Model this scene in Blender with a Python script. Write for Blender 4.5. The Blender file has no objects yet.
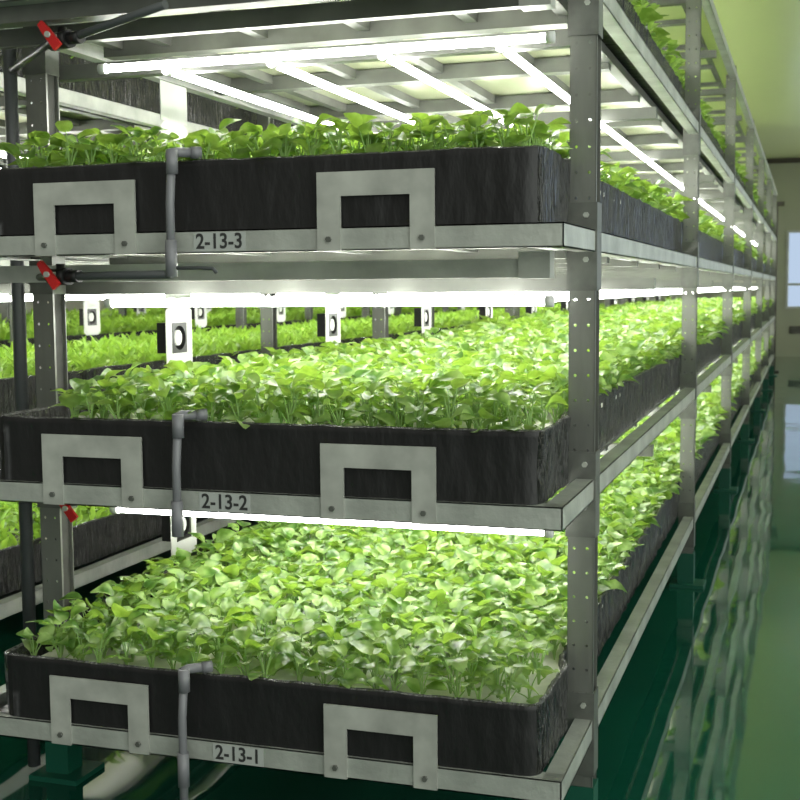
import bpy, bmesh, math, random
import numpy as np
from mathutils import Vector, Matrix, noise
random.seed(7); rng = np.random.default_rng(7)
C = bpy.context.scene.collection
PI = math.pi
Z0 = .275                      # bottom tier rail top above the floor
H = .5
TZ = [Z0, Z0+H, Z0+2*H, Z0+3*H]
ZTOP = Z0 + 2.08
D0, BAY, NB = .339, 2.3695, 6  # first post row, bay length, bays
YE = D0 + NB*BAY + .30         # far end of the rack
XL = -1.31                     # rack left face; right face is x = 0
PITCH = -1.76
HALF = BAY/2

# ------------------------------------------------------------------ materials
def mat(name, col, rough=.5, metal=0., spec=.5, noise_s=0, noise_amt=0., bump=0., bump_s=30, stretch=(1,1,1), bump_d=.01, alt=None):
    m = bpy.data.materials.new(name); m.use_nodes = True
    nt = m.node_tree; b = nt.nodes['Principled BSDF']
    b.inputs['Base Color'].default_value = (*col, 1); b.inputs['Roughness'].default_value = rough
    b.inputs['Metallic'].default_value = metal; b.inputs['Specular IOR Level'].default_value = spec
    tc = nt.nodes.new('ShaderNodeTexCoord'); mp = nt.nodes.new('ShaderNodeMapping')
    mp.inputs['Scale'].default_value = stretch
    nt.links.new(tc.outputs['Object'], mp.inputs['Vector'])
    if noise_s:
        n = nt.nodes.new('ShaderNodeTexNoise'); n.inputs['Scale'].default_value = noise_s; n.inputs['Detail'].default_value = 5
        nt.links.new(mp.outputs[0], n.inputs['Vector'])
        r = nt.nodes.new('ShaderNodeValToRGB'); r.color_ramp.elements[0].position = .3; r.color_ramp.elements[1].position = .7
        c2 = alt or tuple(c*(1-noise_amt) for c in col)
        r.color_ramp.elements[0].color = (*c2, 1); r.color_ramp.elements[1].color = (*[min(1,c*(1+noise_amt*.4)) for c in col], 1)
        nt.links.new(n.outputs['Fac'], r.inputs['Fac']); nt.links.new(r.outputs[0], b.inputs['Base Color'])
    if bump:
        n = nt.nodes.new('ShaderNodeTexNoise'); n.inputs['Scale'].default_value = bump_s; n.inputs['Detail'].default_value = 4
        nt.links.new(mp.outputs[0], n.inputs['Vector'])
        bp = nt.nodes.new('ShaderNodeBump'); bp.inputs['Strength'].default_value = bump; bp.inputs['Distance'].default_value = bump_d
        nt.links.new(n.outputs['Fac'], bp.inputs['Height']); nt.links.new(bp.outputs[0], b.inputs['Normal'])
    return m
def emis(name, col, s):
    m = bpy.data.materials.new(name); m.use_nodes = True; nt = m.node_tree
    nt.nodes.clear(); e = nt.nodes.new('ShaderNodeEmission'); o = nt.nodes.new('ShaderNodeOutputMaterial')
    e.inputs[0].default_value = (*col, 1); e.inputs[1].default_value = s; nt.links.new(e.outputs[0], o.inputs[0]); return m
def leafmat(name, c1, c2, trans, tcol, rough=.42):
    m = bpy.data.materials.new(name); m.use_nodes = True; nt = m.node_tree; b = nt.nodes['Principled BSDF']
    g = nt.nodes.new('ShaderNodeTexCoord'); n = nt.nodes.new('ShaderNodeTexNoise'); n.inputs['Scale'].default_value = 26; n.inputs['Detail'].default_value = 2
    gm = nt.nodes.new('ShaderNodeNewGeometry')
    nt.links.new(gm.outputs['Position'], n.inputs['Vector'])
    r = nt.nodes.new('ShaderNodeValToRGB'); r.color_ramp.elements[0].position = .40; r.color_ramp.elements[1].position = .60
    r.color_ramp.elements[0].color = (*c1, 1); r.color_ramp.elements[1].color = (*c2, 1)
    nt.links.new(n.outputs['Fac'], r.inputs['Fac']); nt.links.new(r.outputs[0], b.inputs['Base Color'])
    b.inputs['Roughness'].default_value = rough; b.inputs['Specular IOR Level'].default_value = .5
    t = nt.nodes.new('ShaderNodeBsdfTranslucent'); t.inputs[0].default_value = (*tcol, 1)
    mx = nt.nodes.new('ShaderNodeMixShader'); mx.inputs[0].default_value = trans
    nt.links.new(b.outputs[0], mx.inputs[1]); nt.links.new(t.outputs[0], mx.inputs[2])
    nt.links.new(mx.outputs[0], nt.nodes['Material Output'].inputs['Surface']); return m
M = {
 'steel': mat('galvanised_steel', (.50,.52,.475), .42, .35, .5, 9, .30, .15, 60),
 'post': mat('galvanised_post_steel', (.22,.228,.205), .36, .45, .5, 7, .35, .12, 50, (1,1,.25)),
 'plate': mat('connector_steel', (.16,.167,.15), .45, .4, .5, 20, .3),
 'web': mat('painted_shade_web', (.05,.052,.045), .6, 0, .2, 20, .3),  # near-black base paints in the shade inside the post channel
 'bracket': mat('bracket_steel', (.49,.50,.455), .5, .2, .5, 14, .28),
 'deck': mat('cream_deck_sheet', (.32,.34,.22), .35, 0, .5, 4, .12),
 'beam': mat('beam_steel', (.14,.147,.13), .45, .3, .5, 10, .3),
 'liner': mat('black_liner_film', (.016,.0155,.016), .40, 0, .35, 0, 0, .5, 26, (1,1,.35), .012),
 'liner_side': mat('wrinkled_liner_film', (.030,.030,.028), .20, 0, .7, 0, 0, 1.0, 85, (1,1,.22), .10),
 'foam': mat('white_foam', (.72,.72,.64), .8, 0, .3, 30, .15),
 'pvc': mat('grey_pvc', (.19,.19,.205), .35, 0, .5),
 'riser': mat('dark_grey_pvc', (.06,.065,.067), .4, 0, .5),
 'fitting': mat('black_plastic', (.012,.012,.012), .35, 0, .5),
 'red': mat('red_plastic', (.50,.012,.012), .4, 0, .5),
 'white': mat('white_panel', (.52,.54,.50), .45, 0, .4, 10, .08),
 'sticker': mat('sticker_film', (.42,.44,.42), .5, 0, .4),
 'ink': mat('black_ink', (.03,.03,.03), .6),
 'green': mat('green_painted_steel', (.006,.09,.055), .4, 0, .5),
 'brown': mat('dark_brown_paint', (.05,.042,.03), .5),
 'tube': emis('led_tube_light', (1,1,.94), 39.),
 'cap': mat('tube_cap_plastic', (.75,.75,.75), .4),
 'leaf': leafmat('seedling_leaf', (.050,.135,.022), (.30,.43,.14), .30, (.44,.70,.07), .30),
 'leaf2': leafmat('lettuce_leaf', (.17,.34,.03), (.30,.50,.07), .36, (.48,.78,.08)),
 'stem': mat('pale_green_stem', (.26,.42,.12), .5),
 'wall': mat('wall_panel_paint', (.36,.37,.27), .4, 0, .5, 2, .08),
 'ceiling': mat('ceiling_panel', (.86,.94,.50), .26, 0, .9, 0, 0, .10, 1.2, (1,.25,1), .2),  # off-white panels, tinted with the green light cast up from the plants
}
M['film'] = leafmat('milky_top_film', (.5,.53,.36), (.6,.63,.43), .75, (.93,.99,.72), .4)
M['rim'] = mat('highlight_tinted_film', (.10,.098,.095), .16, 0, .9, 45, .8, .8, 120, (1,1,1), .02)  # lighter speckled base paints in the highlights along the liner's folded edge
def floor_mat():
    m = mat('green_epoxy', (.006,.078,.048), .04, 0, .5, 1.5, .25)
    nt = m.node_tree; b = nt.nodes['Principled BSDF']
    b.inputs['Coat Weight'].default_value = .12; b.inputs['Coat Roughness'].default_value = .03
    tc = nt.nodes.new('ShaderNodeTexCoord')
    n = nt.nodes.new('ShaderNodeTexNoise'); n.inputs['Scale'].default_value = 1.9; n.inputs['Detail'].default_value = 1.5; n.inputs['Roughness'].default_value = .3
    nt.links.new(tc.outputs['Object'], n.inputs['Vector'])
    bp = nt.nodes.new('ShaderNodeBump'); bp.inputs['Strength'].default_value = .3; bp.inputs['Distance'].default_value = .012
    nt.links.new(n.outputs['Fac'], bp.inputs['Height']); nt.links.new(bp.outputs[0], b.inputs['Normal']); nt.links.new(bp.outputs[0], b.inputs['Coat Normal'])
    return m
M['floor'] = floor_mat()

# ------------------------------------------------------------------ helpers
def tag(o, label=None, cat=None, group=None, kind=None):
    if label: o['label'] = label
    if cat: o['category'] = cat
    if group: o['group'] = group
    if kind: o['kind'] = kind
    return o
def empty(name, loc=(0,0,0)):
    o = bpy.data.objects.new(name, None); C.objects.link(o); o.location = loc; o.empty_display_size = .05; return o
class MB:
    def __init__(s): s.v = []; s.f = []; s.m = []; s.sm = []
    def add(s, v, f, mi=0, smooth=False):
        k = len(s.v); s.v += [tuple(p) for p in v]; s.f += [tuple(i+k for i in q) for q in f]; s.m += [mi]*len(f); s.sm += [smooth]*len(f); return s
    def box(s, a, b, mi=0):
        x0,y0,z0 = a; x1,y1,z1 = b
        return s.add([(x0,y0,z0),(x1,y0,z0),(x1,y1,z0),(x0,y1,z0),(x0,y0,z1),(x1,y0,z1),(x1,y1,z1),(x0,y1,z1)],
            [(0,3,2,1),(4,5,6,7),(0,1,5,4),(1,2,6,5),(2,3,7,6),(3,0,4,7)], mi)
    def tube(s, pts, r, n=12, mi=0, caps=True):
        pts = [Vector(p) for p in pts]; V = []; F = []; rr = r if isinstance(r, (list,tuple)) else [r]*len(pts)
        up = None
        for i, p in enumerate(pts):
            a = pts[max(0,i-1)]; b = pts[min(len(pts)-1,i+1)]; t = (b-a).normalized()
            if up is None: up = Vector((0,0,1)) if abs(t.z) < .9 else Vector((1,0,0))
            u = t.cross(up).normalized(); w = u.cross(t); up = w
            for k in range(n):
                an = 2*PI*k/n; V.append(p + (u*math.cos(an)+w*math.sin(an))*rr[i])
        for i in range(len(pts)-1):
            for k in range(n): F.append((i*n+k, i*n+(k+1)%n, (i+1)*n+(k+1)%n, (i+1)*n+k))
        s.add(V, F, mi, True)
        if caps:
            base = len(s.v)-len(V)
            s.f.append(tuple(base+k for k in reversed(range(n)))); s.m.append(mi); s.sm.append(False)
            s.f.append(tuple(base+(len(pts)-1)*n+k for k in range(n))); s.m.append(mi); s.sm.append(False)
        return s
    def mesh(s, name, mats):
        me = bpy.data.meshes.new(name); me.from_pydata(s.v, [], s.f)
        for m in (mats if isinstance(mats, list) else [mats]): me.materials.append(m)
        me.polygons.foreach_set('material_index', s.m); me.polygons.foreach_set('use_smooth', s.sm); me.update(); return me
    def build(s, name, mats, parent=None, loc=None, bevel=0):
        o = bpy.data.objects.new(name, s.mesh(name, mats)); C.objects.link(o)
        if parent: o.parent = parent
        if loc: o.location = loc
        if bevel:
            b = o.modifiers.new('bevel', 'BEVEL'); b.width = bevel; b.segments = 2; b.limit_method = 'ANGLE'
        return o
def children(o, idx): return idx.get(o, [])
def copy_tree(root, idx, loc=None):
    def rec(o, par):
        c = o.copy(); C.objects.link(c); c.parent = par
        for ch in idx.get(o, []): rec(ch, c)
        return c
    r = rec(root, None)
    if loc: r.location = loc
    return r
def index():
    d = {}
    for o in C.objects:
        if o.parent: d.setdefault(o.parent, []).append(o)
    return d

# ------------------------------------------------------------------ room
def structure(name, mb, m):
    o = mb.build(name, m); o['kind'] = 'structure'; return o
structure('floor', MB().box((-8.2,-6,-.1),(3.4,19.4,0)), M['floor'])
structure('ceiling', MB().box((-8.2,-.5,3.22),(2.4,19.4,3.3)), M['ceiling'])
WY = 19.2
wx0, wx1, wz0, wz1 = .09, 1.15, .82, 2.02
wb = MB(); wb.box((-8.2,WY,0),(wx0,WY+.15,3.22)); wb.box((wx1,WY,0),(2.4,WY+.15,3.22)); wb.box((wx0,WY,0),(wx1,WY+.15,wz0)); wb.box((wx0,WY,wz1),(wx1,WY+.15,3.22))
structure('wall_back', wb, M['wall'])
structure('wall_left', MB().box((-8.3,-.5,0),(-8.2,19.35,3.22)), M['wall'])
structure('trim_1', MB().box((-8.2,WY-.03,3.14),(2.4,WY,3.22)), M['brown'])
wr = empty('window_1', (0,0,0)); wr['kind'] = 'structure'
fr = MB(); t = .035
fr.box((wx0-t,WY-.02,wz0-t),(wx0,WY+.05,wz1+t)); fr.box((wx1,WY-.02,wz0-t),(wx1+t,WY+.05,wz1+t))
fr.box((wx0,WY-.02,wz0-t),(wx1,WY+.05,wz0)); fr.box((wx0,WY-.02,wz1),(wx1,WY+.05,wz1+t)); fr.box((wx0,WY-.01,1.16),(wx1,WY+.04,1.20))
fo = fr.build('window_frame', M['white'], wr)
gl = bpy.data.materials.new('window_glass'); gl.use_nodes = True
gb = gl.node_tree.nodes['Principled BSDF']; gb.inputs['Transmission Weight'].default_value = 1; gb.inputs['Roughness'].default_value = .02; gb.inputs['IOR'].default_value = 1.05
MB().box((wx0,WY+.02,wz0),(wx1,WY+.026,wz1)).build('window_pane', gl, wr)
rw = MB(); RX = 2.4; ys_ = [-.5+k*3.2 for k in range(7)]
rw.box((RX,-.5,0),(RX+.15,19.35,.7)); rw.box((RX,-.5,2.75),(RX+.15,19.35,3.22)); rw.box((RX,ys_[-1],.7),(RX+.15,19.35,2.75))
for y in ys_[:-1]: rw.box((RX,y,.7),(RX+.15,y+.3,2.75))
structure('wall_right', rw, M['wall'])
for k, y in enumerate(ys_[:-1]):  # unseen windows, added to let side daylight into the aisle
    wn = empty(f'window_{k+2}', (0,0,0)); wn['kind'] = 'structure'; y0, y1 = y+.3, y+3.2
    f_ = MB(); f_.box((RX-.02,y0,.7),(RX+.05,y0+.04,2.75)); f_.box((RX-.02,y1-.04,.7),(RX+.05,y1,2.75)); f_.box((RX-.02,y0,.7),(RX+.05,y1,.74)); f_.box((RX-.02,y0,2.71),(RX+.05,y1,2.75)); f_.box((RX-.01,(y0+y1)/2-.02,.74),(RX+.04,(y0+y1)/2+.02,2.71))
    f_.build('window_frame', M['white'], wn)
v = MB().box((.12,WY-.012,.38),(.62,WY,.50)); 
vo = v.build('wall_vent', M['brown']); tag(vo, 'dark brown slotted plate low on the far wall under the window', 'vent')
sl = MB()
for k in range(4): sl.box((.14,WY-.02,.395+k*.026),(.60,WY-.010,.405+k*.026))
sl.build('slat', M['plate'], vo)
gp = MB(); gp.box((-.10,15.35,0),(0,15.45,2.22)); gp.box((-.02,15.34,2.22),(.08,15.44,2.28)); gp.box((-.16,15.30,0),(.05,15.5,.02))
tag(gp.build('guard_post', M['brown']), 'dark brown upright post at the far end of the aisle', 'post')

# ------------------------------------------------------------------ the rack frame
def holed_plate(mb, x0, x1, cols, z0, z1, y, th, pitch=.05, r=.0033, axis='x', mi=0):
    """a perforated strip: front and back faces with real holes"""
    nz = max(1, round((z1-z0)/pitch)); dz = (z1-z0)/nz; dx = (x1-x0)/cols
    for i in range(cols):
        for j in range(nz):
            a0 = x0+i*dx; b0 = z0+j*dz; cx = a0+dx/2; cz = b0+dz/2
            outer = [(a0+dx,cz),(a0+dx,b0+dz),(cx,b0+dz),(a0,b0+dz),(a0,cz),(a0,b0),(cx,b0),(a0+dx,b0)]
            inner = [(cx+r*math.cos(k*PI/4), cz+r*math.sin(k*PI/4)) for k in range(8)]
            for yy, fl in ((y,0),(y+th,1)):
                P = [(p[0],yy,p[1]) if axis=='x' else (yy,p[0],p[1]) for p in outer+inner]
                F = [(k,(k+1)%8,8+(k+1)%8,8+k) for k in range(8)]
                mb.add(P, F, mi)
def post_mesh(side):
    """slotted upright: perforated front flange, side web, thin rear lip. origin: front outer corner, side=+1 for the right-hand column"""
    w, d, th = .053, .052, .0025; zt = ZTOP+.02; zb = .10
    mb = MB()
    x0, x1 = (-w, 0)
    holed_plate(mb, x0, x1, 2, zb, zt, 0, th)
    mb.box((x0,th,zb),(x0+th,d,zt)) if side < 0 else None
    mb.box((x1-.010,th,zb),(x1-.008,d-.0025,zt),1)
    mb.box((x1-.008,d-.0025,zb),(x1+.0005,d,zt)); mb.box((x1-.002,.0,zb),(x1+.0008,.007,zt))
    mb.box((x0,0,zb),(x0+.002,.008,zt))
    return mb.mesh('post', [M['post'], M['web']])
PM = {1: post_mesh(1), -1: post_mesh(-1)}
def connector_mesh():
    mb = MB()
    mb.box((-.057,-.004,-.12),(.002,-.0005,.055)); mb.box((.001,-.004,-.12),(.004,.050,.055))
    return mb.mesh('connector', M['plate'])
CM = connector_mesh()
bm_ = MB(); bm_.tube([(-.012,-.004,0),(-.012,-.010,0)], .006, 6); BM = bm_.mesh('bolt', M['steel'])
foot = MB(); foot.box((-.058,-.004,.012),(.004,.056,.13)); foot.box((-.085,-.035,0),(.045,.09,.012)); FM = foot.mesh('foot', M['green'])

def child(name, me, par, loc=(0,0,0)):
    o = bpy.data.objects.new(name, me); C.objects.link(o); o.parent = par; o.location = loc; return o
def rail_profile(axis, a, b, c, sgn):
    """outer face + inward top flange + inward bottom flange (C section)"""
    hr, fl, th = .043, .036, .0025; mb = MB()
    if axis == 'x':
        mb.box((a,c,-hr),(b,c+th,0)); mb.box((a,c,-th),(b,c+fl,0)); mb.box((a,c,-hr),(b,c+fl,-hr+th))
    else:
        x0, x1 = (c-th,c) if sgn > 0 else (c,c+th); f0, f1 = (c-fl,c) if sgn > 0 else (c,c+fl)
        mb.box((x0,a,-hr),(x1,b,0)); mb.box((f0,a,-th),(f1,b,0)); mb.box((f0,a,-hr),(f1,b,-hr+th))
    return mb
CBM = MB().box((XL+.08,0,-.05),(-.10,.045,-.012)).mesh('cross_beam', M['beam'])
RIB = MB().box((-.014,.05,-.034),(.014,YE-.02,-.010)).mesh('deck_rib', M['beam'])
CAR = MB().box((XL+.03,.02,-.122),(-.03,.05,-.088)).mesh('tube_carrier', M['beam'])
def build_frame():
    root = empty('grow_rack')
    for s, xx in ((1, 0), (-1, XL+.055)):
        for k in range(NB+1):
            p = child('post', PM[s], root, (xx, D0+k*BAY, 0))
            for tz in TZ:
                c = child('connector', CM, p, (0,0,tz))
            child('foot', FM, p)
    for tz in TZ:
        rail_profile('y', 0, YE, .0, 1).build('side_rail', M['steel'], root, (0,0,tz))
        rail_profile('y', 0, YE, XL, -1).build('side_rail', M['steel'], root, (0,0,tz))
        rail_profile('x', XL, 0, 0, 1).build('front_rail', M['steel'], root, (0,0,tz))
        MB().box((XL+.12,.02,-.009),(-.105,YE,-.003)).build('deck_sheet', M['deck'], root, (0,0,tz))
    for xx, s in ((0,1),(XL,-1)):
        hr=.05; rail_profile('y', .0, YE, xx, s).build('top_rail', M['steel'], root, (0,0,ZTOP))
    MB().box((XL+.02,.0,-.03),(-.02,YE,-.025)).build('top_sheet', M['film'], root, (0,0,ZTOP))
    # under-deck beams
    for tz in TZ[1:]+[ZTOP]:
        for k in range(24):
            y = .55+k*HALF/2
            if y < YE-.05: child('cross_beam', CBM, root, (0,y,tz))
        for x in (-1.19,-1.06,-.81,-.56,-.31,-.105): child('deck_rib', RIB, root, (x,0,tz))
        up_ = .022 if tz == TZ[1] else 0
        MB().box((XL+.01,.16,-.094+up_),(-.115,.185,-.058+up_)).build('front_beam', M['beam'] if tz == TZ[3] else M['steel'], root, (0,0,tz))  # darker steel on the topmost tier stands in for its unlit underside
        if tz == TZ[3]: MB().box((XL+.01,.04,-.075),(-.115,.08,-.035)).build('front_beam', M['beam'], root, (0,0,tz))  # extra dark beam added to deepen the shade under the deck front
        MB().box((-.115,.155,-.096+up_),(-.055,.20,-.045+up_)).build('gusset', M['bracket'], root, (0,0,tz))
        for k in range(12): child('tube_carrier', CAR, root, (0,.40+k*HALF,tz))
    return root
rack = build_frame()
idx = index()
others = []
for n, lab in ((1,'galvanised steel grow rack second from the aisle, behind the nearest one'),(2,'galvanised steel grow rack third from the aisle, seen through the gaps'),(3,'galvanised steel grow rack farthest from the aisle, deepest in the room')):
    o = copy_tree(rack, idx, (PITCH*n,0,0)); tag(o, lab, 'rack'); others.append(o)
tag(rack, 'nearest galvanised steel grow rack with perforated posts and numbered front rails', 'rack')
# brackets, bolts, stickers: only on the near rack
BX = [(-1.062,-.835),(-.457,-.232)]
for i, tz in enumerate(TZ):
    for (a, b) in BX:
        w = b-a; lw = .046
        m = MB(); O = [(a,-.043),(a+lw,-.043),(a+lw,.056),(b-lw,.056),(b-lw,-.043),(b,-.043),(b,.100),(a,.100)]
        # front / back faces as quads
        q = [((a,-.043),(a+lw,.056)),((b-lw,-.043),(b,.056)),((a,.056),(b,.100))]
        for (p0, p1) in q: m.box((p0[0],-.005,p0[1]),(p1[0],-.0005,p1[1]))
        br = m.build('handle_bracket', M['bracket'], rack, (0,0,tz))
        for x in (a+lw*.5, b-lw*.5):
            t_ = MB().tube([(x,-.004,-.022),(x,-.011,-.022)], .0055, 6); t_.build('bolt', M['beam'], br)
for tz in TZ:
    for px in (XL+.055, 0): 
        pass
stick = ['2-13-1','2-13-2','2-13-3']
for i in range(3):
    s = MB().box((-.712,-.0016,-.040),(-.604,-.0004,-.004)).build('number_sticker', M['sticker'], rack, (0,0,TZ[i])); s.location.x += .018 if i == 0 else 0
    cu = bpy.data.curves.new('lettering','FONT'); cu.body = stick[i]; cu.size = .040; cu.align_x = 'CENTER'; cu.align_y = 'CENTER'; cu.extrude = .0002; cu.offset = .0008
    tmp = bpy.data.objects.new('tmp', cu); C.objects.link(tmp); bpy.context.view_layer.update()
    me = bpy.data.meshes.new_from_object(tmp.evaluated_get(bpy.context.evaluated_depsgraph_get())); me.materials.clear(); me.materials.append(M['ink'])
    bpy.data.objects.remove(tmp)
    t_ = child('lettering', me, s, (-.658,-.0021,-.022)); t_.rotation_euler = (PI/2,0,0); t_.scale = (.93,1.0,1)
for o in idx.get(rack, []):
    if o.name.startswith('post') and abs(o.location.y-D0) < .01:
        for tz in TZ:
            child('bolt', BM, o, (-.006,0,tz-.058)); child('bolt', BM, o, (-.006,0,tz+.03))

# ------------------------------------------------------------------ tray liners
def liner_mesh(seed):
    X0, X1, Y0, Y1, HL, R = -1.225, -.058, .006, YE-.05, .133, .03
    path = []
    def seg(p, q, step):
        n = max(2, int(math.dist(p,q)/step))
        for i in range(n): path.append((p[0]+(q[0]-p[0])*i/n, p[1]+(q[1]-p[1])*i/n))
    def arc(cx, cy, a0):
        for k in range(5): an = a0+k*PI/8; path.append((cx+R*math.cos(an), cy+R*math.sin(an)))
    xf0, xf1 = -1.190, -.040          # front corners flare out to the bracketed front edge
    seg((xf0+R,Y0),(xf1-R,Y0),.02); arc(xf1-R,Y0+R,-PI/2)
    seg((xf1,Y0+R),(xf1,.27),.008); seg((xf1,.27),(X1,.33),.01); seg((X1,.33),(X1,3.2),.01); seg((X1,3.2),(X1,Y1-R),.06); arc(X1-R,Y1-R,0)
    seg((X1-R,Y1),(X0+R,Y1),.06); arc(X0+R,Y1-R,PI/2)
    seg((X0,Y1-R),(X0,3.2),.08); seg((X0,3.2),(X0,.3),.04); seg((X0,.3),(xf0,.22),.03); seg((xf0,.22),(xf0,Y0+R),.02); arc(xf0+R,Y0+R,PI)
    n = len(path); V = []; F = []; mi = []
    prof = [(0,0),(0,.03),(0,.06),(0,.09),(0,.12),(.001,HL-.002),(-.004,HL+.001),(-.010,HL-.003),(-.012,.10),(-.012,.05)]
    np_ = len(prof)
    for i,(x,y) in enumerate(path):
        a = path[i-1]; b = path[(i+1)%n]; tx, ty = b[0]-a[0], b[1]-a[1]; l = math.hypot(tx,ty) or 1; nx, ny = ty/l, -tx/l
        front = abs(y-Y0) < .004
        for j,(o,z) in enumerate(prof):
            f = noise.noise(Vector((x*14+seed*9, y*14, z*9)))
            f2 = noise.noise(Vector((x*55+seed*9, y*55, z*12)))
            amp = .0022 if front else .006
            d = o + amp*f + (.0008 if front else .0038)*f2
            if front: d = min(d, .003)
            else: d = min(d, .012 if y < D0-.06 else (.0 if abs(((y-D0+BAY/2) % BAY)-BAY/2) < .12 else .012))
            zz = z
            if j in (5,6,7): zz += .0035*noise.noise(Vector((x*9+seed,y*9,3))) + .002*noise.noise(Vector((x*40+seed,y*40,3)))
            V.append((x+nx*d, y+ny*d, zz))
    for i in range(n):
        for j in range(np_-1):
            F.append((i*np_+j, ((i+1)%n)*np_+j, ((i+1)%n)*np_+j+1, i*np_+j+1))
            mi.append(2 if j in (5,6) else 0 if abs(path[i][1]-Y0) < .004 else 1)
    k = len(V); V += [(X0+.01,Y0+.01,.002),(X1-.005,Y0+.01,.002),(X1-.005,Y1-.01,.002),(X0+.01,Y1-.01,.002)]; F.append((k,k+1,k+2,k+3)); mi.append(0)
    me = bpy.data.meshes.new('tray_liner'); me.from_pydata(V, [], F); me.materials.append(M['liner']); me.materials.append(M['liner_side']); me.materials.append(M['rim'])
    me.polygons.foreach_set('material_index', mi); me.polygons.foreach_set('use_smooth', [True]*len(F)); me.update(); return me
LM = [liner_mesh(s) for s in range(3)]
lev = ['bottom','middle','upper','topmost']
rk = ['nearest rack','second rack','third rack','farthest rack']
ordn = ['first','second','third','fourth','fifth','sixth','seventh','eighth','ninth','tenth','eleventh','twelfth','thirteenth','fourteenth','fifteenth','sixteenth','seventeenth','eighteenth','nineteenth','twentieth','last']
for n in range(4):
    for i, tz in enumerate(TZ):
        o = bpy.data.objects.new('tray_liner', LM[(i+n)%3]); C.objects.link(o); o.location = (PITCH*n,0,tz+.0005)
        tag(o, f'black plastic film tray liner on the {lev[i]} tier of the {rk[n]}', 'tray')
# foam boards
fbm = MB().box((-1.188,0,0),(-.075,HALF-.004,.010)).mesh('foam_board', M['foam'])
fbf = MB().box((-1.140,.022,0),(-.060,HALF-.004+.0,.010)).mesh('foam_board', M['foam'])
FZ = .110
for i, tz in enumerate(TZ):
    for k in range(12):
        y0 = .0+k*HALF
        o = bpy.data.objects.new('foam_board', fbf if k == 0 else fbm); C.objects.link(o); o.location = (0,y0,tz+FZ-.010)
        tag(o, f'white foam board under the seedlings of the {lev[i]} tray, {ordn[k]} from the front, nearest rack', 'foam board', f'foam boards in the {lev[i]} tray')

# ------------------------------------------------------------------ plants
def leaf_template(nl, nw, L, W, cup, bend, petiole):
    """returns verts, faces of a leaf: petiole strip then ovate blade; base at origin, growing +x and up"""
    V = []; F = []
    for i in range(nl+1):
        t = i/nl
        wd = W*math.sin(PI*min(1,.06+t*.94)**.85)**.75 if 0 < t < 1 else W*.12
        x = t*L; z = bend*(t - 1.35*t*t)*L
        for j in range(nw+1):
            s = 2*j/nw-1
            V.append((x - .10*L*abs(s)*(1-t), s*wd*.5, z + cup*(s*s)*wd*.5 + .0012*math.sin(9*t+3*s)))
    for i in range(nl):
        for j in range(nw):
            a = i*(nw+1)+j; F.append((a,a+nw+1,a+nw+2,a+1))
    return np.array(V), F
def make_plant(rs, nl, nw, lettuce=False):
    """returns (leaf verts, faces), (stem verts, faces)"""
    LV=[];LF=[];S = MB()
    n = rs.integers(6,8) if not lettuce else rs.integers(5,7)
    a0 = rs.random()*2*PI
    for k in range(n):
        az = a0 + k*2.4 + rs.normal()*.25
        inner = k/n
        L = rs.uniform(.034,.056)*(1-.25*inner); W = L*rs.uniform(.78,.98)
        hh = (rs.uniform(.045,.080) if k > 1 else rs.uniform(.015,.045)) ; reach = rs.uniform(.010,.028)*(1-.5*inner)
        pitch = rs.uniform(-.1,.75)
        if lettuce:
            L = rs.uniform(.05,.075); W = L*.36; hh = rs.uniform(.018,.05); reach = .012; pitch = rs.uniform(.5,1.25)
        v, f = leaf_template(nl, nw, L, W, rs.uniform(.1,.5), rs.uniform(.1,.6), 0)
        roll = rs.normal()*.35
        cr, sr = math.cos(roll), math.sin(roll); v = np.stack([v[:,0], v[:,1]*cr - v[:,2]*sr, v[:,1]*sr+v[:,2]*cr],1)
        cp, sp = math.cos(pitch), math.sin(pitch); v = np.stack([v[:,0]*cp - v[:,2]*sp, v[:,1], v[:,0]*sp+v[:,2]*cp],1)
        v = v + np.array([reach,0,hh])
        ca, sa = math.cos(az), math.sin(az); v = np.stack([v[:,0]*ca - v[:,1]*sa, v[:,0]*sa+v[:,1]*ca, v[:,2]],1)
        b = sum(len(x) for x in LV); LV.append(v); LF += [tuple(i+b for i in q) for q in f]
        S.tube([(0,0,0),(reach*.35*ca,reach*.35*sa,hh*.5),(reach*ca+.003*ca*cp,reach*sa+.003*sa*cp,hh+.001)], [.0019,.0015,.0010], 4 if nl<5 else 5, caps=False)
    return (np.concatenate(LV), LF), (np.array(S.v), S.f)
rs = np.random.default_rng(11)
hi = [make_plant(rs, 6, 4) for _ in range(10)]
mid = [make_plant(rs, 4, 2) for _ in range(10)]
low = [make_plant(rs, 3, 2) for _ in range(6)]
let = [make_plant(rs, 3, 2, True) for _ in range(8)]
def np_mesh(name, V, F, m):
    me = bpy.data.meshes.new(name); me.vertices.add(len(V)); me.vertices.foreach_set('co', V.astype(np.float32).ravel())
    F = np.asarray(F, dtype=np.int32); nf = len(F); me.loops.add(nf*4); me.loops.foreach_set('vertex_index', F.ravel())
    me.polygons.add(nf); me.polygons.foreach_set('loop_start', np.arange(nf, dtype=np.int32)*4); me.polygons.foreach_set('loop_total', np.full(nf,4,dtype=np.int32))
    me.materials.append(m); me.polygons.foreach_set('use_smooth', np.ones(nf,dtype=bool)); me.update(calc_edges=True); return me
PMESH = [(np_mesh('foliage', a[0], a[1], M['leaf']), np_mesh('stems', b[0], b[1], M['stem'])) for a, b in hi]
SP = .0535
XA, XB = -1.125, -.075
NC = int((XB-XA)/SP)+1
count = 0
order = ['front','second','third','fourth','fifth','sixth']
rows_of = {0:6, 1:6, 2:2}
protos = []
for k, (fm, sm) in enumerate(PMESH): protos.append((fm, sm))
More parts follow.
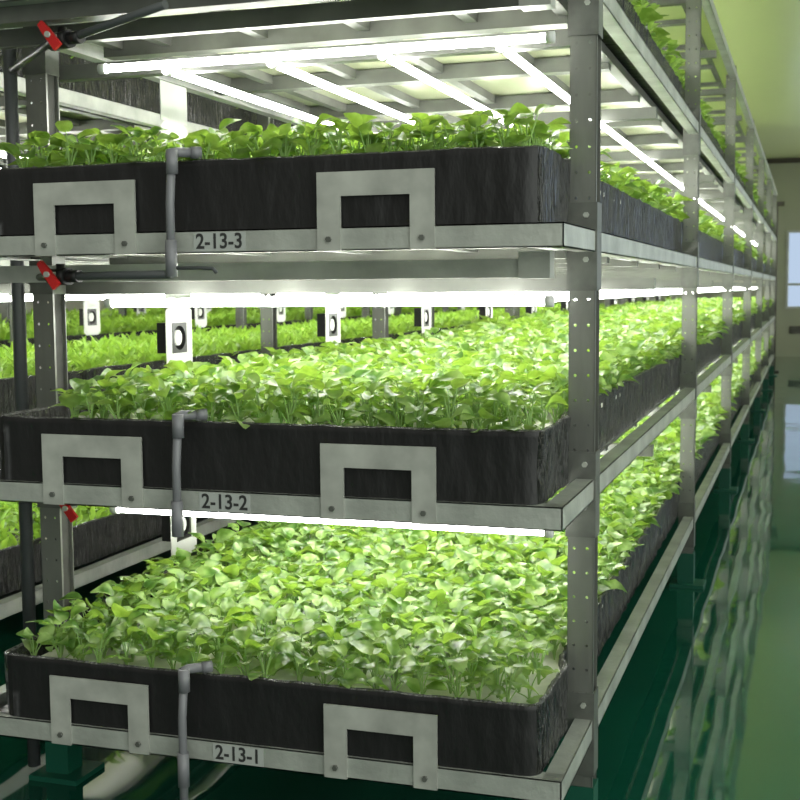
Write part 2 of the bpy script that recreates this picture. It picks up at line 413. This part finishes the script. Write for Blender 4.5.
for ti, nr in rows_of.items():
    for r in range(nr):
        cc = -1
        for c in range(NC if (ti,r)!=(0,5) and (ti,r)!=(1,5) else NC-3):
            x = XA + c*SP + (SP/2 if r % 2 else 0) + random.uniform(-.010,.010); y = .045 + r*SP + random.uniform(-.010,.010)
            if x > -.062: x -= .02
            if ti == 1 and x < -1.05: continue
            cc += 1
            root = empty('seedling', (x, y, TZ[ti]+FZ)); root.rotation_euler = (random.uniform(-.12,.12), random.uniform(-.12,.12), random.uniform(0,2*PI))
            s = random.uniform(.85,1.2); root.scale = (s,s,s)
            fm, sm = random.choice(protos)
            child('foliage', fm, root); child('stems', sm, root)
            tag(root, f'broad-leaved seedling, {ordn[cc]} from left in {order[r]} row of the {lev[ti]} tray, nearest rack', 'seedling', f'seedlings in the {order[r]} row of the {lev[ti]} tray')
            count += 1
print('seedlings', count)
def scatter(plants, spots, stem=True):
    """spots: list of (x,y,z,scale,tiltlimit). returns V,F numpy for leaves+stems"""
    LVs=[];LFs=[];SVs=[];SFs=[];lo=0;so=0
    P = np.array(spots); N = len(P); vi = rng.integers(0,len(plants),N); rz = rng.random(N)*2*PI; tx = rng.normal(size=N)*.08; ty = rng.normal(size=N)*.08
    for k,(a,b) in enumerate(plants):
        s = np.where(vi==k)[0]
        if not len(s): continue
        for (V,F),which in ((a,0),(b,1)):
            if which and not stem: continue
            V = np.asarray(V); F = np.array(F); c = np.cos(rz[s])[:,None]; q = np.sin(rz[s])[:,None]; sc = P[s,3][:,None]
            X = (V[None,:,0]*c - V[None,:,1]*q)*sc; Y = (V[None,:,0]*q+V[None,:,1]*c)*sc; Z = np.broadcast_to(V[None,:,2],X.shape)*sc
            X = X + Z*tx[s][:,None]; Y = Y + Z*ty[s][:,None]
            W = np.stack([X+P[s,0][:,None], Y+P[s,1][:,None], Z+P[s,2][:,None]],2).reshape(-1,3)
            off = (lo if not which else so); FF = (F[None]+ (np.arange(len(s))*len(V))[:,None,None]).reshape(-1,4)+off
            if which: SVs.append(W); SFs.append(FF); so += len(W)
            else: LVs.append(W); LFs.append(FF); lo += len(W)
    r = [np.concatenate(LVs), np.concatenate(LFs)]
    r += [np.concatenate(SVs), np.concatenate(SFs)] if stem else [None,None]
    return r
def grid(x0, x1, y0, y1, sp, z, s, jit=.25):
    out = []; ny = int((y1-y0)/sp); nx = int((x1-x0)/sp)+1
    for j in range(ny):
        for i in range(nx):
            x = x0+i*(x1-x0)/max(1,nx-1)+random.uniform(-jit,jit)*sp; y = y0+j*sp+random.uniform(-jit,jit)*sp
            out.append((min(max(x,x0),x1), y, z, s*random.uniform(.82,1.18)))
    return out
near = []; far = []
for ti, tz in enumerate(TZ):
    r0 = rows_of.get(ti, 0); ys = .045 + r0*SP
    if ti < 2: near += grid(XA-.03 if ti == 0 else XA+.07, XB-.01, ys, 3.4, SP, tz+FZ, 1.0); far += grid(XA-.03, XB-.01, 3.4, YE-.15, .072, tz+FZ, 1.2)
    elif ti == 2: near += grid(XA-.03, XB-.01, ys, 2.6, SP*1.1, tz+FZ, 1.0); far += grid(XA-.03, XB-.01, 2.6, YE-.15, .085, tz+FZ, 1.15)
    else: far += grid(XA-.03, XB-.01, .1, YE-.15, .085, tz+FZ, 1.1)
lv, lf, sv, sf = scatter(mid, near); lv2, lf2, _, _ = scatter(low, far, False)
so_ = bpy.data.objects.new('leafy_seedlings', np_mesh('leafy_seedlings', np.concatenate([lv,lv2]), np.concatenate([lf, lf2+len(lv)]), M['leaf'])); C.objects.link(so_)
tag(so_, 'dense carpet of green leafy seedlings filling the trays behind the front rows', 'seedlings', kind='stuff')
ss_ = bpy.data.objects.new('seedling_stems', np_mesh('seedling_stems', sv, sf, M['stem'])); C.objects.link(ss_); ss_.parent = so_; ss_['kind'] = 'stuff'
for n in (1,2,3):
    sp_ = []
    for ti in ((0,1,2,3) if n == 1 else (1,2)):
        s = .068 if n == 1 else .09
        sp_ += grid(PITCH*n+XA-.03, PITCH*n+XB-.02, .06, YE-.15, s, TZ[ti]+.075, .92 if n==1 else 1.25)
    a, b, _, _ = scatter(let, sp_, False)
    o = bpy.data.objects.new('lettuce_seedlings', np_mesh('lettuce_seedlings', a, b, M['leaf2'])); C.objects.link(o)
    tag(o, f'thick bright green bed of upright lettuce leaves filling the trays of the {rk[n]}', 'lettuce', kind='stuff')

# ------------------------------------------------------------------ led tubes
TDZ = [-.099, -.140, -.133, -.15]
tm = MB().tube([(0,0,0),(0,HALF-.045,0)], .0085, 10).mesh('led_tube', M['tube'])
cm = MB().tube([(0,0,0),(0,.018,0)], .0115, 10).mesh('end_cap', M['cap'])
TX = [-.94,-.69,-.44,-.19]
side_name = ['leftmost','centre-left','centre-right','rightmost']
def tubes(n, ti, xs, names):
    for x, nm in zip(xs, names):
        for k in range(12):
            y = .325+k*HALF; z = (TZ+[ZTOP])[ti+1]+TDZ[ti]
            loc = (PITCH*n+x, y, z); detail = (n == 0 and y < 3.5)
            if detail:
                r = empty('led_tube', loc); child('lit_tube', tm, r, (0,.018,0)); child('end_cap', cm, r); child('end_cap', cm, r, (0,HALF-.045+.018,0))
            else:
                r = bpy.data.objects.new('led_tube', tm); C.objects.link(r); r.location = loc
            place = 'first' if k == 0 else 'second' if k == 1 else 'farther'
            tag(r, f'led tube in the {nm} line above the {lev[ti]} tray, {ordn[k]} from front, {rk[n]}', 'light tube', f'tubes above the {lev[ti]} tray of the {rk[n]}, {nm} line')
for ti in (0,1,2): tubes(0, ti, TX, side_name)
tubes(0, 3, [-.94,-.69,-.44], ['leftmost','centre-left','centre-right'])
for ti in (0,1,2): tubes(1, ti, [-.9,-.55], ['left','right'])
for n in (2,3):
    for ti in (1,2): tubes(n, ti, [-.6], ['single'])
for ti in (0,1,2):
    r = empty('led_tube', (-1.07, .268, TZ[ti+1]+TDZ[ti]))
    MB().tube([(.016,0,0),(.984,0,0)], .0085, 12).build('lit_tube', M['tube'], r)
    for x in (0,.984): MB().tube([(x,0,0),(x+.016,0,0)], .0115, 12).build('end_cap', M['cap'], r)
    tag(r, f'lit white led tube crossing the front of the rack above the {lev[ti]} tray', 'light tube')

# ------------------------------------------------------------------ fans on hanging panels, left side of each rack
PW = .15
def fan_meshes():
    p = MB(); x = 0; zt, zb, fc, fr_ = -.05, -.335, -.245, .034     # panel in the y-z plane with a round hole
    n = 24; ring = [(fr_*math.cos(2*PI*k/n), fc+fr_*math.sin(2*PI*k/n)) for k in range(n)]
    def edge(a):
        c, s = math.cos(a), math.sin(a); h = PW/2
        kx = h/abs(c) if abs(c) > 1e-6 else 9; ky = ((.09) if s > 0 else (.09))/abs(s) if abs(s) > 1e-6 else 9; k = min(kx,ky); return (c*k, fc+s*k)
    out = [edge(2*PI*k/n) for k in range(n)]
    for xx in (0,.002): p.add([(xx,a,b) for a,b in out+ring], [(k,(k+1)%n,n+(k+1)%n,n+k) for k in range(n)])
    p.box((0,-PW/2,fc+.0899),(.002,PW/2,zt))
    hs = MB()                                        # square housing with round opening
    q = .042; o2 = []
    for k in range(n):
        a = 2*PI*k/n; c, s = math.cos(a), math.sin(a); m_ = max(abs(c),abs(s)); o2.append((c/m_*q, fc+s/m_*q))
    for xx in (.003,-.045): hs.add([(xx,a,b) for a,b in o2+ring], [(k,(k+1)%n,n+(k+1)%n,n+k) for k in range(n)])
    hs.add([(.003,a,b) for a,b in o2]+[(-.045,a,b) for a,b in o2], [(k,(k+1)%n,n+(k+1)%n,n+k) for k in range(n)])
    hs.add([(.003,a,b) for a,b in ring]+[(-.045,a,b) for a,b in ring], [(k,(k+1)%n,n+(k+1)%n,n+k) for k in range(n)])
    rt = MB(); rt.tube([(-.03,0,fc),(-.001,0,fc)], .0215, 20)
    bl = MB()
    for k in range(7):
        a = 2*PI*k/7; pts = []
        for rr, da, xx in ((.018,0,-.006),(.033,.1,-.006),(.033,.62,-.024),(.018,.55,-.024)):
            pts.append((xx, rr*math.cos(a+da), fc+rr*math.sin(a+da)))
        bl.add(pts, [(0,1,2,3)])
    return p.mesh('panel', M['white']), hs.mesh('fan_housing', M['fitting']), rt.mesh('hub', M['white']), bl.mesh('blades', M['fitting'])
FMS = fan_meshes()
for n in range(3):
    for ti in ((0,1,2) if n < 1 else (1,2) if n == 1 else (1,)):
        for k in range(12 if n < 2 else 8):
            r = empty('circulation_fan', (PITCH*n-1.262, .955+k*HALF, TZ[ti+1]-(.028 if ti == 0 else 0)))
            if .955+k*HALF > YE-.1: continue
            for nm, me in zip(('panel','fan_housing','hub','blades'), FMS): child(nm, me, r)
            place = ['nearest','second nearest','third nearest'][k] if k < 3 else 'one of the more distant'
            tag(r, f'black fan on white panel above the {lev[ti]} tray, {ordn[k]} from front, {rk[n]}', 'fan', f'fans above the {lev[ti]} tray on the {rk[n]}')

# ------------------------------------------------------------------ pipework
pw = empty('drain_pipework', (-1.352,.345,0))
O = Vector((-1.352,.345,0))
def rel(p): return Vector(p)-O
MB().tube([rel((-1.352,.345,.02)), rel((-1.352,.345,2.6))], .0155, 16).build('riser_pipe', M['riser'], pw)
for i, tz in enumerate(TZ):
    zb = tz-.083; X = -.745
    if i < 3:
        d = MB(); zd = zb if i else tz-.20
        d.tube([rel((X+.006,-.030,tz+.138)), rel((X,-.030,tz+.05)), rel((X,-.030,zd))], .0085, 14).build('drop_pipe', M['pvc'], pw)
        e = MB(); e.tube([rel((X+.006,-.030,tz+.105)), rel((X+.006,-.030,tz+.150))], .0115, 14); e.tube([rel((X,-.030,tz+.143)), rel((X+.008,-.016,tz+.147)), rel((X+.035,.004,tz+.147))], .0095, 14); e.tube([rel((X+.030,.000,tz+.147)), rel((X+.046,.012,tz+.147))], .0115, 14)
        e.build('elbow', M['pvc'], pw)
        j = MB(); j.tube([rel((X,-.030,tz-.018)), rel((X,-.030,zb-.004))], .0115, 14); j.build('coupling', M['pvc'], pw)
    if i == 0:
        b = MB(); b.tube([rel((X,-.030,tz-.195)), rel((X+.10,.10,tz-.195))], .0075, 12); b.build('branch_pipe', M['pvc'], pw); continue
    if i == 2:
        hk = MB(); hk.tube([rel((X,-.030,zb+.012)), rel((X+.05,-.026,zb+.012)), rel((X+.085,-.026,zb+.010)), rel((X+.092,-.026,zb+.002))], .0038, 8); hk.build('hose', M['riser'], pw)
    if i == 1: vx, vy, zv = -1.118, .235, tz-.072
    else: vx, vy, zv = -1.035+(0 if i == 2 else .020), .070, tz-(.083 if i == 2 else .108)
    b = MB(); b.tube([rel((X,-.030 if i != 1 else .24,zb if i != 1 else zv)), rel((vx,vy,zv)), rel((vx-.06,vy+.022,zv)), rel((-1.352,.345,zv))], .0082, 12); b.build('branch_pipe', M['riser'], pw)
    v = MB(); v.tube([rel((vx,vy,zv)), rel((vx-.055,vy+.022,zv))], .018, 14); v.tube([rel((vx-.025,vy+.01,zv)), rel((vx-.025,vy+.01,zv+.026))], .010, 10)
    v.tube([rel((vx+.030,vy-.008,zv)), rel((vx,vy,zv))], .013, 10)
    vo = v.build('valve', M['fitting'], pw)
    cx, cy, cz = vx-.030, vy-.028, zv+(.004 if i != 1 else -.020)
    L = MB(); a = -.9; c_, s_ = math.cos(a), math.sin(a)
    pts = []
    for yy in (-.004,.004):
        for u, w_ in ((-.032,.006),(-.010,.009),(.010,.009),(.032,.010),(.032,-.010),(.010,-.009),(-.010,-.009),(-.032,-.006)):
            pts.append(rel((cx+u*c_-w_*s_, cy+yy, cz+u*s_+w_*c_)))
    L.add(pts, [(7,6,5,4,3,2,1,0),(8,9,10,11,12,13,14,15)]+[(k,(k+1)%8,8+(k+1)%8,8+k) for k in range(8)])
    L.build('handle', M['red'], vo)
    st = MB(); st.tube([rel((cx,cy-.009,cz)), rel((cx,cy+.035,cz))], .006, 10); st.build('stem', M['steel'], vo)
tag(pw, 'dark grey drain pipe rising beside the left post with side branches and red valve levers', 'pipe')

# ------------------------------------------------------------------ world, camera
w = bpy.data.worlds.new('world'); bpy.context.scene.world = w; w.use_nodes = True; nt = w.node_tree
bg = nt.nodes['Background']; tc = nt.nodes.new('ShaderNodeTexCoord'); sx = nt.nodes.new('ShaderNodeSeparateXYZ'); nt.links.new(tc.outputs['Generated'], sx.inputs[0])
def ramp(sock, lo, hi, c0, c1):
    mr = nt.nodes.new('ShaderNodeMapRange'); mr.inputs['From Min'].default_value = lo; mr.inputs['From Max'].default_value = hi; nt.links.new(sock, mr.inputs['Value'])
    mx = nt.nodes.new('ShaderNodeMix'); mx.data_type = 'RGBA'; nt.links.new(mr.outputs[0], mx.inputs['Factor']); mx.inputs[6].default_value = (*c0,1); mx.inputs[7].default_value = (*c1,1); return mx
mA = ramp(sx.outputs['X'], -.2, .8, (.20,.195,.165), (2.4,2.55,2.35))     # open hall behind the camera, brighter across the aisle
mB = ramp(sx.outputs['Y'], .6, .9, (0,0,0), (.62,.78,1))               # daylight beyond the far window
nt.links.new(mA.outputs[2], mB.inputs[6]); nt.links.new(mB.outputs[2], bg.inputs[0]); bg.inputs[1].default_value = 1.0

cx, cy, cz, yaw, pit, rol, f = .4041, -2.1471, .8873+Z0, .3171, -.0896, -.0075, 1241.87
fw = Vector((-math.sin(yaw)*math.cos(pit), math.cos(yaw)*math.cos(pit), math.sin(pit))); rt = Vector((math.cos(yaw), math.sin(yaw), 0)); up = rt.cross(fw)
r2 = rt*math.cos(rol)+up*math.sin(rol); u2 = -rt*math.sin(rol)+up*math.cos(rol)
cam = bpy.data.cameras.new('camera'); co = bpy.data.objects.new('camera', cam); C.objects.link(co)
mw = Matrix(((r2.x,u2.x,-fw.x,cx),(r2.y,u2.y,-fw.y,cy),(r2.z,u2.z,-fw.z,cz),(0,0,0,1))); co.matrix_world = mw
cam.sensor_width = 36; cam.lens = f/800*36; cam.clip_start = .05; cam.clip_end = 100
cam.dof.use_dof = True; cam.dof.focus_distance = 2.6; cam.dof.aperture_fstop = 10
sc = bpy.context.scene; sc.camera = co
sc.view_settings.view_transform = 'Standard'; sc.view_settings.look = 'None'; sc.view_settings.gamma = 1; sc.view_settings.exposure = .0; sc.view_settings.use_curve_mapping = False
sc.cycles.max_bounces = 8; sc.cycles.diffuse_bounces = 4; sc.cycles.glossy_bounces = 4; sc.cycles.transmission_bounces = 4
sc.cycles.sample_clamp_indirect = 6
